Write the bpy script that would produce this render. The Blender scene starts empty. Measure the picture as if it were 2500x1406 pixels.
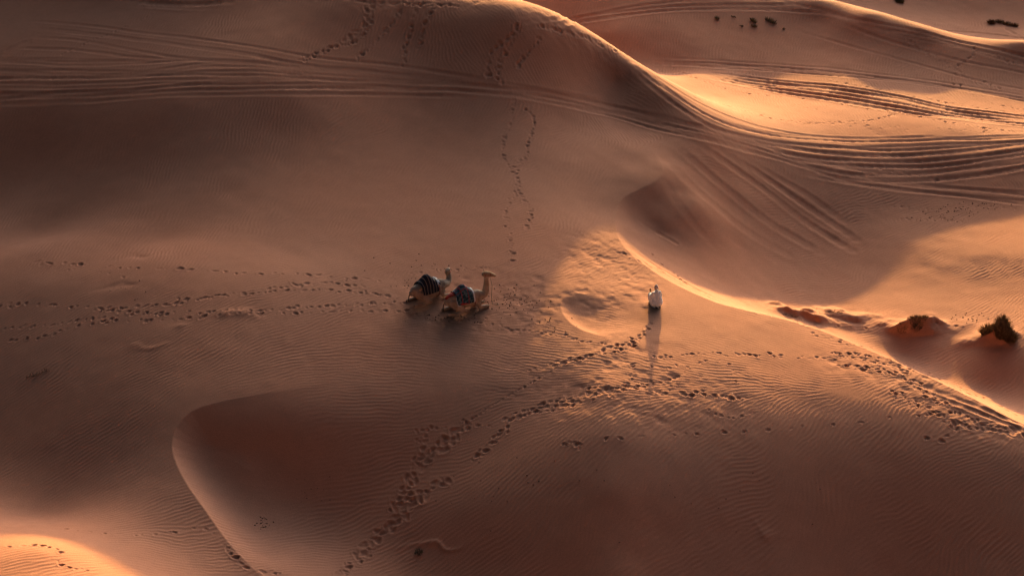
import bpy, math, random
import numpy as np
from mathutils import Vector, Matrix
S = bpy.context.scene
COL = S.collection
DETAIL = 1.0          # mesh density of the sand sheet

# ------------------------------------------------------------------ camera
H, PITCH, F = 36.8, math.radians(25), 4359.0      # camera height, tilt down, focal length in photo pixels
cam = bpy.data.objects.new("camera", bpy.data.cameras.new("camera"))
COL.objects.link(cam); S.camera = cam
cam.location = (0, 0, H)
cam.rotation_euler = (math.pi/2 - PITCH, 0, 0)
cam.data.sensor_width = 36.0
cam.data.lens = 36.0*F/2500
cam.data.clip_end = 5000

# ------------------------------------------------------------------ sky and sun
SUN_EL, SUN_AZ = 10.5, 6.0
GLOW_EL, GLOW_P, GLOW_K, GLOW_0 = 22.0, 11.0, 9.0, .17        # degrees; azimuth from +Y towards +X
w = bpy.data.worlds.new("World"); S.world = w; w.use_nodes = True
nt = w.node_tree; nt.nodes.clear()
sky = nt.nodes.new("ShaderNodeTexSky"); sky.sky_type = 'NISHITA'; sky.sun_disc = False
sky.sun_elevation = math.radians(SUN_EL); sky.sun_rotation = math.radians(SUN_AZ)
sky.altitude = 200; sky.air_density = 1.0; sky.dust_density = 1.8; sky.ozone_density = 1.0
bg = nt.nodes.new("ShaderNodeBackground"); bg.inputs[1].default_value = 0.05
wo = nt.nodes.new("ShaderNodeOutputWorld")
# sky weighted by added glow lobe near the sun, dull elsewhere, for shade contrast
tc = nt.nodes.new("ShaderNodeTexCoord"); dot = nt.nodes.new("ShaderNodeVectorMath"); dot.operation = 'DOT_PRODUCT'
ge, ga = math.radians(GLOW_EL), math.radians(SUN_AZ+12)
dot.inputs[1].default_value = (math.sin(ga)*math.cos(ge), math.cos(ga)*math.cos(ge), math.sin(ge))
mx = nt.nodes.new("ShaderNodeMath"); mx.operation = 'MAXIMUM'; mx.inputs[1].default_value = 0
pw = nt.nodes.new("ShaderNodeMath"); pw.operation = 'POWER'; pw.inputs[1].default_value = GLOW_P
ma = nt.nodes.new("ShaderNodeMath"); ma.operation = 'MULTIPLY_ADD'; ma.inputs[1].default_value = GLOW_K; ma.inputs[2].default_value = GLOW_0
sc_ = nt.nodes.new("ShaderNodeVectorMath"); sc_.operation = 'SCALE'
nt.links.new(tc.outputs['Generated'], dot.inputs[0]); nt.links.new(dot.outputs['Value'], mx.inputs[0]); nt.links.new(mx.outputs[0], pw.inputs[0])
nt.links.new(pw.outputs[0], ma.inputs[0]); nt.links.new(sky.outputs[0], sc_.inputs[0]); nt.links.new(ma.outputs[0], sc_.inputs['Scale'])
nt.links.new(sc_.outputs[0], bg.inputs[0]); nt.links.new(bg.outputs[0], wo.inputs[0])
sl = bpy.data.lights.new("sun", 'SUN'); sl.energy = 3.9; sl.angle = math.radians(0.8); sl.color = (1.0, 0.68, 0.25)
sun = bpy.data.objects.new("sun", sl); COL.objects.link(sun)
e, a = math.radians(SUN_EL), math.radians(SUN_AZ)
sundir = Vector((math.sin(a)*math.cos(e), math.cos(a)*math.cos(e), math.sin(e)))
sun.rotation_euler = sundir.to_track_quat('Z', 'Y').to_euler()
sun.location = (20, 140, 60)
S.view_settings.view_transform = 'Standard'; S.view_settings.look = 'None'
S.view_settings.gamma = 1.0; S.view_settings.use_curve_mapping = False
S.view_settings.exposure = 1.68
S.cycles.diffuse_bounces = 1

# ------------------------------------------------------------------ dune surface, laid out from slopes
cP, sP = math.cos(PITCH), math.sin(PITCH)
def ray(px, py):
    u, v = (px-1250)/F, (703-py)/F
    return u, cP+v*sP, -sP+v*cP
def at_z(px, py, z):
    rx, ry, rz = ray(px, py); t = (z-H)/rz
    return rx*t, ry*t, z
def col(px, y0, z0, *steps):
    """points down one line of sight column: each step is (y, fall per metre towards the camera)"""
    x, y, z = at_z(px, y0, z0); out = [(x, y, z)]
    for py, s in steps:
        rx, ry, rz = ray(px, py)
        # z1 = z - s*(y-y1), y1 = ry*t, z1 = H+rz*t
        t = (z - s*y - H)/(rz - s*ry)
        x, y, z = rx*t, ry*t, H+rz*t
        out.append((x, y, z))
    return out
def at_d(px, d, z):
    rx, ry, rz = ray(px, 703); dep = d*cP+(H-z)*sP
    return (px-1250)/F*dep, d, z

class TPS:
    def __init__(s, pts, reg=0.02):
        P = np.array(pts, float); n = len(P)
        s.c = P[:, :2].mean(0); s.k = 30.0
        s.X = (P[:, :2]-s.c)/s.k
        r2 = ((s.X[:, None]-s.X[None])**2).sum(-1)
        K = .5*r2*np.log(r2+1e-12) + reg*1e-2*np.eye(n)
        Q = np.c_[np.ones(n), s.X]
        M = np.zeros((n+3, n+3)); M[:n, :n] = K; M[:n, n:] = Q; M[n:, :n] = Q.T
        s.w = np.linalg.solve(M, np.r_[P[:, 2], 0, 0, 0])
    def __call__(s, x, y):
        x = (np.asarray(x, float)-s.c[0])/s.k; y = (np.asarray(y, float)-s.c[1])/s.k
        n = len(s.X); o = s.w[n]+s.w[n+1]*x+s.w[n+2]*y
        for i in range(n):
            r2 = (x-s.X[i, 0])**2+(y-s.X[i, 1])**2
            o = o + s.w[i]*.5*r2*np.log(r2+1e-12)
        return o

GX0, GY0, GS = -75.0, 30.0, 0.5
GNX, GNY = 301, 301
gx = GX0+GS*np.arange(GNX); gy = GY0+GS*np.arange(GNY)
GXX, GYY = np.meshgrid(gx, gy)

def cubic(G, x, y):
    """Catmull-Rom sampling of a grid over the dune field"""
    fx = np.clip((x-GX0)/GS, 1, GNX-3.001); fy = np.clip((y-GY0)/GS, 1, GNY-3.001)
    ix = fx.astype(int); iy = fy.astype(int); tx = fx-ix; ty = fy-iy
    def wts(t): return (-.5*t+t*t-.5*t**3, 1-2.5*t*t+1.5*t**3, .5*t+2*t*t-1.5*t**3, -.5*t*t+.5*t**3)
    wx, wy = wts(tx), wts(ty); o = 0
    for j in range(4):
        r = 0
        for i in range(4): r = r + wx[i]*G[iy-1+j, ix-1+i]
        o = o + wy[j]*r
    return o

A = []
# left of the picture: high far dune, long hollow, rounded cross ridge, foot of the near dune
A += col(-200, -60, 6.5, (0,.26),(100,.19),(250,.22),(350,.42),(400,.42),(500,.26),(570,.17),(600,-.18),(645,.02),(700,.08),(750,.20),(900,.22),(1050,.27),(1150,.24),(1200,.10),(1270,-.42),(1310,-.24),(1400,.02),(1500,.04))
A += col( 100, -60, 7.4, (0,.26),(100,.19),(250,.22),(350,.44),(400,.42),(500,.26),(573,.16),(603,-.16),(650,.02),(700,.08),(750,.20),(900,.21),(1050,.26),(1190,.26),(1255,.05),(1320,-.42),(1350,-.24),(1400,.04),(1500,.04))
A += col( 400, -60, 8.2, (0,.26),(100,.20),(250,.22),(330,.42),(400,.38),(500,.24),(590,.12),(622,-.08),(665,.04),(730,.14),(850,.19),(1000,.22),(1200,.25),(1320,.12),(1400,-.08),(1500,-.14))
A += col( 700, -50, 8.6, (0,.32),(100,.25),(230,.3),(320,.44),(400,.32),(500,.19),(620,.11),(660,.0),(720,.10),(850,.20),(950,.24),(1050,.30),(1200,.28),(1406,.32),(1500,.3))
A += col( 850,   2, 8.0, (60,.42))
A += col(1000,   4, 7.8, (100,.48),(230,.40),(330,.29),(450,.17),(600,.12),(720,.13),(850,.19),(1000,.24),(1150,.30),(1406,.36),(1500,.36))
A += col(1250,  34, 7.5, (120,.56),(230,.49),(330,.34),(450,.18),(600,.12),(720,.13),(850,.15),(950,.14),(1030,.20),(1200,.33),(1406,.46),(1500,.46))
A += col(1400,  72, 6.3, (150,.56),(240,.48),(310,.30),(400,.14),(560,.12),(700,.08),(850,.10),(960,.13),(1050,.17),(1200,.34),(1406,.50),(1500,.5))
A += col(1500, 118, 4.9, (200,.50),(262,.40),(300,.17),(350,.06),(450,.14),(560,.13),(650,.06),(750,.04),(850,.045),(950,.085),(1050,.17),(1200,.36),(1406,.50),(1500,.5))
A += col(1550, 166, 4.2, (215,.5),(250,.45))
A += col(1600, 225, 3.4, (275,.45),(315,.32))+[at_z(1592,372,2.0), at_z(1612,405,1.85), at_z(1598,443,1.62), at_z(1560,464,1.5), at_z(1560,400,1.9), at_z(1505,520,1.2)]
A += col(1600, 655, .55, (750,.02),(850,.045),(950,.085),(1050,.17),(1150,.32),(1300,.50),(1500,.5))
A += col(1900, 775, -.35, (850,.03),(950,.07),(1050,.17),(1200,.38),(1406,.50),(1500,.5))
A += col(2200, 890, -1.2, (950,.05),(1020,.12),(1100,.28),(1250,.46),(1500,.52))
A += col(2500, 1042, -2.2, (1100,.12),(1200,.34),(1500,.42))
A += col(2800, 1170, -3.0, (1300,.32),(1500,.4))
# plateau, shoulder and the far shaded dune
A += col(1700, -40, 2.5, (40,.25),(110,.2),(185,.1))
A += col(1500, -40, 2.7, (20,.25),(80,.2))
A += col(1300, -60, 2.8, (0,.25))
A += col(2000,   0, 1.45, (50,.35),(120,.2),(195,.08),(260,-.03))
A += col(2120,  36, 1.25, (80,.40),(140,.24),(200,.10))
A += col(2250,  70, .75, (110,.40),(160,.24),(212,.10),(270,-.02))
A += col(2500, 105, .35, (140,.42),(190,.26),(238,.10),(290,-.02))
A += col(2750, 140, -.2, (170,.3),(210,.2),(260,.08),(300,-.02))
A += [at_z(1560,172,.9), at_z(1640,180,-.1), at_z(1620,215,1.6), at_z(1700,235,.9), at_z(1850,190,-.6), at_z(1850,250,-.2)]
A += col(1700, 290, 2.5, (340,.3),(385,.28),(430,.3))
A += col(1850, 330, .65, (380,.2),(430,.28),(480,.28))
A += col(2050, 370, -.7, (430,.2),(500,.28))
A += col(2300, 335, -.9, (400,.18),(470,.24))
A += col(2500, 335, -.85, (400,.15),(470,.22))
A += col(2750, 335, -.7, (400,.15),(470,.22))
A += [at_z(2500,88,-2.6), at_z(2500,66,-2.6), at_z(2300,60,-2.0), at_z(2750,95,-2.8), at_z(2500,10,-2.0), at_z(2250,-10,-1.4), at_z(2750,10,-2.0)]
A += [at_d(900,119,-1), at_d(1150,119,1.2), at_d(1300,118,.9), at_d(1430,116,.5), at_d(1520,111.5,.4)]
# beyond the frame
A += [at_d(2250,124.6,-.9), at_d(2500,121.6,-1.2), at_d(2000,129.6,-.1)]
A += [at_d(1900,150,4.2), at_d(2080,148,3.4), at_d(2220,147,2.4), at_d(2500,146,.6), at_d(2800,146,.3)]
A += [at_d(-500,128,11.5), at_d(-200,127,11.5), at_d(100,124,12.2), at_d(400,119,12.8), at_d(620,114.5,12.0), at_d(770,109.5,9.2), at_d(-200,144,5), at_d(200,142,5), at_d(600,134,4.5)]
for px in (-600, 0, 700, 1250, 1800, 2500, 3100):
    A += [at_d(px, 162, 0 if px > 900 else 2), at_d(px, 188, -5)]
    A += [at_d(px, 44, -7)]
A += [(-60, 75, 0.5), (-62, 55, -2), (-72, 124, 10), (-72,80,6), (55, 60, -6), (60, 80, -4), (62, 100, -2), (-70, 125, 7)]
tA = TPS(A); gA = tA(GXX, GYY)
def zA(x, y): return cubic(gA, np.asarray(x, float), np.asarray(y, float))

def unproj(fn, px, py, it=60):
    """point of the surface fn seen at a photo pixel (nearest crossing to the camera)"""
    px = np.atleast_1d(np.asarray(px, float)); py = np.atleast_1d(np.asarray(py, float))
    rx, ry, rz = ray(px, py)
    t = (4.0-H)/rz*0+ 45.0; done = np.zeros(len(px), bool); step = .5
    tt = t.copy(); prev = tt.copy()
    for _ in range(260):
        x, y, z = rx*tt, ry*tt, H+rz*tt
        below = z < fn(x, y)
        done |= below
        if done.all(): break
        prev = np.where(done, prev, tt); tt = np.where(done, tt, tt+step)
    lo, hi = prev, tt
    for _ in range(18):
        m = (lo+hi)/2; b = (H+rz*m) < fn(rx*m, ry*m)
        hi = np.where(b, m, hi); lo = np.where(b, lo, m)
    return rx*hi, ry*hi, H+rz*hi

def spline(pts, n=8):
    P = np.array(pts, float); out = []
    for i in range(len(P)-1):
        p0, p1, p2, p3 = P[max(i-1, 0)], P[i], P[i+1], P[min(i+2, len(P)-1)]
        for k in range(n):
            t = k/n
            out.append(.5*((2*p1)+(-p0+p2)*t+(2*p0-5*p1+4*p2-p3)*t*t+(-p0+3*p1-3*p2+p3)*t**3))
    out.append(P[-1]); return np.array(out)

# crest of the middle dune, with the slip face and valley east of it
CREST = [(1575,340),(1592,368),(1612,395),(1618,420),(1600,443),(1560,463),(1522,484),(1507,512),(1503,552),(1512,585),(1545,625),(1600,665),(1660,700),(1740,735),(1820,757),(1900,775),(2000,805),(2100,845),(2200,888),(2300,935),(2400,985),(2500,1042),(2700,1160)]
cpx = spline(CREST, 5)
cx, cy, cz = unproj(zA, cpx[:, 0], cpx[:, 1])
crest_w = np.c_[cx, cy]
NORTH = [(1575,340),(1640,345),(1720,365),(1850,400),(2050,440),(2300,420),(2500,410),(2800,410)]
nx_, ny_, nz_ = unproj(zA, *spline(NORTH, 4).T)
B = [(x, y, z) for x, y, z in zip(cx, cy, cz)]
B += [(x, y, z) for x, y, z in zip(nx_, ny_, nz_)]
B += [(x, y-1.2, float(zA(x, y-1.2))) for x, y in zip(nx_[6:], ny_[6:])]
def zs(px, py):
    x, y, z = unproj(zA, px, py); return float(z[0])
B += [(10.0,86.6,-.30), (9.4,84.6,-.62), (9.1,82.8,-.70)]
for i in range(1, len(crest_w)-1):      # the slip face below the lip
    if 424 < cpx[i, 1] < 570 and i % 3 == 0:
        t_ = crest_w[i+1]-crest_w[i-1]; t_ = t_/np.hypot(*t_); n_ = np.array([-t_[1], t_[0]])
        if n_[0]*.6-n_[1]*.8 < 0: n_ = -n_
        B += [(*(crest_w[i]+n_*1.0), cz[i]-.58), (*(crest_w[i]+n_*2.2), cz[i]-1.12)]
B += col(1800, 420, zs(1800,420), (450,.28),(520,.32),(600,.22),(680,.12),(725,-.02))[1:]
B += col(2000, 450, zs(2000,450), (500,.3),(600,.24),(700,.12),(770,.0))[1:]
B += col(2200, 450, zs(2200,450), (500,.24),(600,.14),(700,.10),(780,.02),(830,.1),(865,.25))[1:]
B += col(2400, 440, zs(2400,440), (480,.24),(540,.14),(620,.04),(700,.10),(780,.04),(845,.05),(900,.25),(950,.25))[1:]
B += col(2600, 440, zs(2600,440), (480,.24),(540,.08),(620,.02),(700,.10),(780,.04),(855,.05),(920,.25),(1000,.25))[1:]
tB = TPS(B, .004); gB = tB(GXX, GYY)
def zB(x, y): return cubic(gB, x, y)

def seg_dist(x, y, P):
    """distance to a polyline and the fraction along it"""
    best = np.full(np.shape(x), 1e9); tb = np.zeros(np.shape(x))
    L = np.r_[0, np.cumsum(np.hypot(*np.diff(P, axis=0).T))]
    for i in range(len(P)-1):
        ax, ay = P[i]; bx, by = P[i+1]; dx, dy = bx-ax, by-ay; l2 = dx*dx+dy*dy+1e-9
        t = np.clip(((x-ax)*dx+(y-ay)*dy)/l2, 0, 1)
        d = np.hypot(x-ax-t*dx, y-ay-t*dy); m = d < best
        best = np.where(m, d, best); tb = np.where(m, (L[i]+t*(L[i+1]-L[i]))/L[-1], tb)
    return best, tb
def inside(x, y, P):
    r = np.zeros(np.shape(x), bool); n = len(P)
    for i in range(n):
        ax, ay = P[i]; bx, by = P[(i+1) % n]
        if ay == by: continue
        c = ((ay > y) != (by > y)) & (x < (bx-ax)*(y-ay)/(by-ay)+ax)
        r ^= c
    return r
def smooth(t):
    t = np.clip(t, 0, 1); return t*t*(3-2*t)

north_w = np.c_[nx_, ny_]
polyB = np.vstack([crest_w, [[90, crest_w[-1, 1]-5], [90, north_w[-1, 1]]], north_w[::-1]])
# hollow in the near dune (its rim) and the small crescent scour beside the man
RIM = [(940,905),(820,930),(700,952),(600,968),(520,985),(465,1005),(430,1045),(420,1090),(432,1135),(462,1190),(505,1250),(555,1320),(610,1380),(680,1440),(760,1500)]
rim_w = np.c_[unproj(zA, *spline(RIM, 2).T)[:2]]
SCOUR = [(1430,706),(1395,716),(1370,735),(1372,762),(1395,790),(1430,808),(1475,820),(1530,830)]
scour_w = np.c_[unproj(zA, *spline(SCOUR, 2).T)[:2]]
def carve_raw(x, y, P, far, depth, l1, l2, p, ta, tb):
    d, t = seg_dist(x, y, P)
    dc, _ = seg_dist(x, y, np.vstack([P[-1:], far, P[:1]]))
    ins = inside(x, y, np.vstack([P, far]))
    n = len(P); ti = np.linspace(0, 1, n); am = 0; W = 0
    for i in range(n):
        wi = 1/(.3+(x-P[i, 0])**2+(y-P[i, 1])**2)**2
        am = am+wi*smooth(ti[i]/ta)*smooth((1-ti[i])/tb); W = W+wi
    amp = am/W
    up = np.clip(d/l1, 0, 1)
    prof = np.where(d < l1, 1-(1-up)**p, .5+.5*np.cos(np.pi*np.clip((d-l1)/l2, 0, 1)))
    return np.where(ins, prof*amp*depth*smooth(dc/min(3., l2*.5)), 0), d
def make_carve(P, far, depth, l1, l2, p, ta, tb, blur, g=.2):
    x0, x1 = P[:, 0].min()-4, max(P[:, 0].max(), far[:, 0].max())+4; y0, y1 = min(P[:, 1].min(), far[:, 1].min())-4, P[:, 1].max()+4
    X, Y = np.meshgrid(np.arange(x0, x1, g), np.arange(y0, y1, g))
    R_, _ = carve_raw(X, Y, P, far, depth, l1, l2, p, ta, tb)
    k = np.arange(-int(3*blur/g), int(3*blur/g)+1); k = np.exp(-.5*(k*g/blur)**2); k /= k.sum()
    Bl = np.apply_along_axis(lambda v: np.convolve(v, k, 'same'), 0, R_)
    Bl = np.apply_along_axis(lambda v: np.convolve(v, k, 'same'), 1, Bl)
    def f(x, y):
        o = np.zeros(np.shape(x))
        m = (x > x0+g) & (x < x1-2*g) & (y > y0+g) & (y < y1-2*g)
        if not m.any(): return o
        xb, yb = x[m], y[m]
        raw, d = carve_raw(xb, yb, P, far, depth, l1, l2, p, ta, tb)
        fx = (xb-x0)/g; fy = (yb-y0)/g; ix = fx.astype(int); iy = fy.astype(int); tx = fx-ix; ty = fy-iy
        bl = (Bl[iy, ix]*(1-tx)+Bl[iy, ix+1]*tx)*(1-ty)+(Bl[iy+1, ix]*(1-tx)+Bl[iy+1, ix+1]*tx)*ty
        ins = inside(xb, yb, np.vstack([P, far]))
        w_ = smooth((d-.4*blur)/(2.2*blur)); w_ = np.where(ins, w_, smooth((d-.2)/(1.5*blur)))
        edge, _ = seg_dist(xb, yb, P); dcl, _ = seg_dist(xb, yb, np.vstack([P[-1:], far, P[:1]]))
        o[m] = np.where(ins, raw*(1-w_)+bl*w_, bl*smooth((edge-.4*blur)/(2.2*blur))*smooth(edge-dcl+.5))
        return o
    return f
def rr(P): return np.array(P, float)
rim_far = rr([(rim_w[-1,0]+18, rim_w[-1,1]), (rim_w[0,0]+12, rim_w[0,1])])
sc_far = rr([(scour_w[-1,0]+3, scour_w[-1,1]+1), (scour_w[0,0]+6, scour_w[0,1])])

carve_rim = make_carve(rim_w, rim_far, 3.4, 4.4, 4.6, 1.15, .75, .32, 1.2)
carve_scour = make_carve(scour_w, sc_far, .22, .9, 3.6, 1.6, .3, .35, .35)
# little humps: (px, py, height, half length x, half width y)
HUMPS = [(325,634,-.035,.8,.25),(283,706,-.03,.7,.25),(1065,1350,.06,1.1,.16),(560,780,.06,1.0,.3),(430,812,.03,.5,.15),(365,852,.025,.6,.15),(1875,1312,.035,.7,.18),(1950,779,.35,1.3,.8),(2060,779,.3,1.6,.7),(2225,808,.42,1.1,.6),(2250,806,.25,1.6,.5),(2438,830,.55,.8,.7),(2400,836,.25,1.2,.5),(2000,788,.25,1.8,.7)]
def zmac0(x, y):
    x = np.asarray(x, float); y = np.asarray(y, float)
    z = zA(x, y)
    ins = inside(x, y, polyB)
    if ins.any():
        dn, _ = seg_dist(x[ins], y[ins], north_w)
        wgt = smooth(dn/3.5)
        z[ins] = z[ins]*(1-wgt)+zB(x[ins], y[ins])*wgt
    z = z - carve_rim(x, y)
    z = z - carve_scour(x, y)
    return z
g0 = zmac0(GXX, GYY)
def zg(x, y): return cubic(g0, x, y)
hump_w = []
for px, py, h, lx, ly in HUMPS:
    x, y, z = unproj(zg, px, py); hump_w.append((x[0], y[0]+.3, h, lx, ly))
rs = np.random.RandomState(3)
def noise2(x, y, scale, seed, octs=1):
    o = 0; r = np.random.RandomState(seed)
    for k in range(octs):
        T = r.randn(64, 64); f = 1/(scale*.5**k)
        X = x*f+17.3*k; Y = y*f+5.1*k
        ix = np.floor(X).astype(int); iy = np.floor(Y).astype(int); tx = X-ix; ty = Y-iy
        tx = tx*tx*tx*(tx*(tx*6-15)+10); ty = ty*ty*ty*(ty*(ty*6-15)+10)
        g = lambda i, j: T[(iy+j) & 63, (ix+i) & 63]
        o = o + .5**k*((g(0,0)*(1-tx)+g(1,0)*tx)*(1-ty)+(g(0,1)*(1-tx)+g(1,1)*tx)*ty)
    return o
def zmac(x, y):
    x = np.asarray(x, float); y = np.asarray(y, float)
    z = zmac0(x, y)
    for hx, hy, h, lx, ly in hump_w:
        m = (np.abs(x-hx) < 3.2*lx) & (np.abs(y-hy) < 3.2*ly)
        if m.any():
            xm, ym = x[m], y[m]
            q = ((xm-hx+.25*noise2(xm, ym, .9, 71))/lx)**2+((ym-hy+.2*noise2(xm, ym, .8, 72))/ly)**2
            z[m] += h*np.exp(-q)*(1+.16*noise2(xm, ym, .45, 73, 2))
    # outside the laid out field: low rolling dunes
    k = smooth((np.maximum(np.abs(x)-60, 0)+np.maximum(y-160, 0)+np.maximum(42-y, 0))/14)
    roll = -5+1.8*noise2(x, y, 42, 9, 2)
    return z*(1-k)+roll*k
#@@DETAIL@@
# ------------------------------------------------------------------ ripples, tyre ruts and footprints (real relief)
RX0, RY0, RS = -46.0, 49.0, 0.04
RNX, RNY = 2300, 2550
T_ = 1024
def ripple_field(X, Y):
    """wind ripples: band-passed noise per direction, blended along a direction field"""
    K = [(100,450,50),(600,480,55),(200,900,35),(60,1200,28),(350,1230,25),(650,830,32),(900,650,25),(1250,620,22),(1200,450,45),(1150,330,40),
         (800,1000,0),(1100,900,-6),(1000,1000,0),(850,1150,8),(800,1300,20),(1300,980,-14),(1500,900,-12),(1650,830,-8),(1800,820,-10),(2000,900,-20),(1700,1000,-25),(1250,1250,42),(1500,1150,55),(1700,1300,50),
         (2000,1200,60),(2300,1300,58),(2000,1380,55),(1900,600,0),(2200,640,8),(2400,700,14),(2300,900,35),(2100,750,4),(2000,280,-35),(1800,250,-30),(2300,260,-30),(1450,640,30),(1800,1100,45),(1650,1080,40),(2200,1120,50),(1400,1090,38),(1900,1160,60),(1700,1180,55),(2100,1110,55),(1600,1240,52),(2250,1220,58),(2450,1150,40),(2450,1300,62),(2400,1400,60),(1600,1380,50),(1400,1350,45),(1250,90,-55),(900,90,55),(2200,100,60),(1750,100,60)]
    K = np.array(K, float)
    x0, y0, _ = unproj(zA, K[:, 0], K[:, 1])
    x1, y1, _ = unproj(zA, K[:, 0]+14*np.cos(np.radians(K[:, 2])), K[:, 1]-14*np.sin(np.radians(K[:, 2])))
    th = np.arctan2(y1-y0, x1-x0)
    c = 0; s_ = 0; W = 0
    for xi, yi, t in zip(x0, y0, th):
        wq = np.exp(-((X-xi)**2+(Y-yi)**2)/(2*3.0**2))+1e-5/(1+((X-xi)**2+(Y-yi)**2)/50)
        c = c+wq*np.cos(2*t); s_ = s_+wq*np.sin(2*t)
    ang = .5*np.arctan2(s_, c)+np.radians(9)*noise2(X, Y, 3.2, 21, 2)
    NO = 12
    q = np.mod(ang/np.pi*NO, NO)
    wx = X/RS+3.5*noise2(X, Y, 2.1, 31); wy = Y/RS+3.5*noise2(X, Y, 2.1, 32)
    ix = np.mod(np.floor(wx), T_).astype(np.int32); iy = np.mod(np.floor(wy), T_).astype(np.int32)
    fxr = (wx-np.floor(wx)).astype(np.float32); fyr = (wy-np.floor(wy)).astype(np.float32)
    fk = np.fft.fftfreq(T_, RS); KX, KY = np.meshgrid(fk, fk); KR = np.hypot(KX, KY)+1e-9; KT = np.arctan2(KY, KX)
    base = np.fft.fft2(np.random.RandomState(5).randn(T_, T_))
    lam = .19; k0 = 1/lam
    out = np.zeros(X.shape, np.complex64)
    for o in range(NO):
        t = np.pi*o/NO+np.pi/2                 # wave vector is across the crest line
        dt = np.angle(np.exp(1j*(KT-t)))
        G = np.exp(-.5*((KR-k0)/(.15*k0))**2-.5*(dt/np.radians(9.5))**2)
        f = np.fft.ifft2(base*G).astype(np.complex64); f /= np.sqrt((abs(f)**2).mean())
        dq = np.abs(np.mod(q-o+NO/2, NO)-NO/2); wgt = np.clip(1-dq, 0, 1)
        m = wgt > 0
        jx, jy = ix[m], iy[m]; ax, ay = fxr[m], fyr[m]; jx1 = (jx+1) % T_; jy1 = (jy+1) % T_
        v = (f[jy, jx]*(1-ax)+f[jy, jx1]*ax)*(1-ay)+(f[jy1, jx]*(1-ax)+f[jy1, jx1]*ax)*ay
        # going round by half a turn flips the wave vector: use the mirrored phase for the wrapped part
        flip = (q[m] > NO-1) & (o == 0)
        v = np.where(flip, np.conj(v), v)
        out[m] += wgt[m]*v
    am = np.abs(out); ph = np.angle(out)
    env = (am/(am+.45))*1.15
    return env*(np.cos(ph)+.22*np.cos(2*ph))

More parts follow.
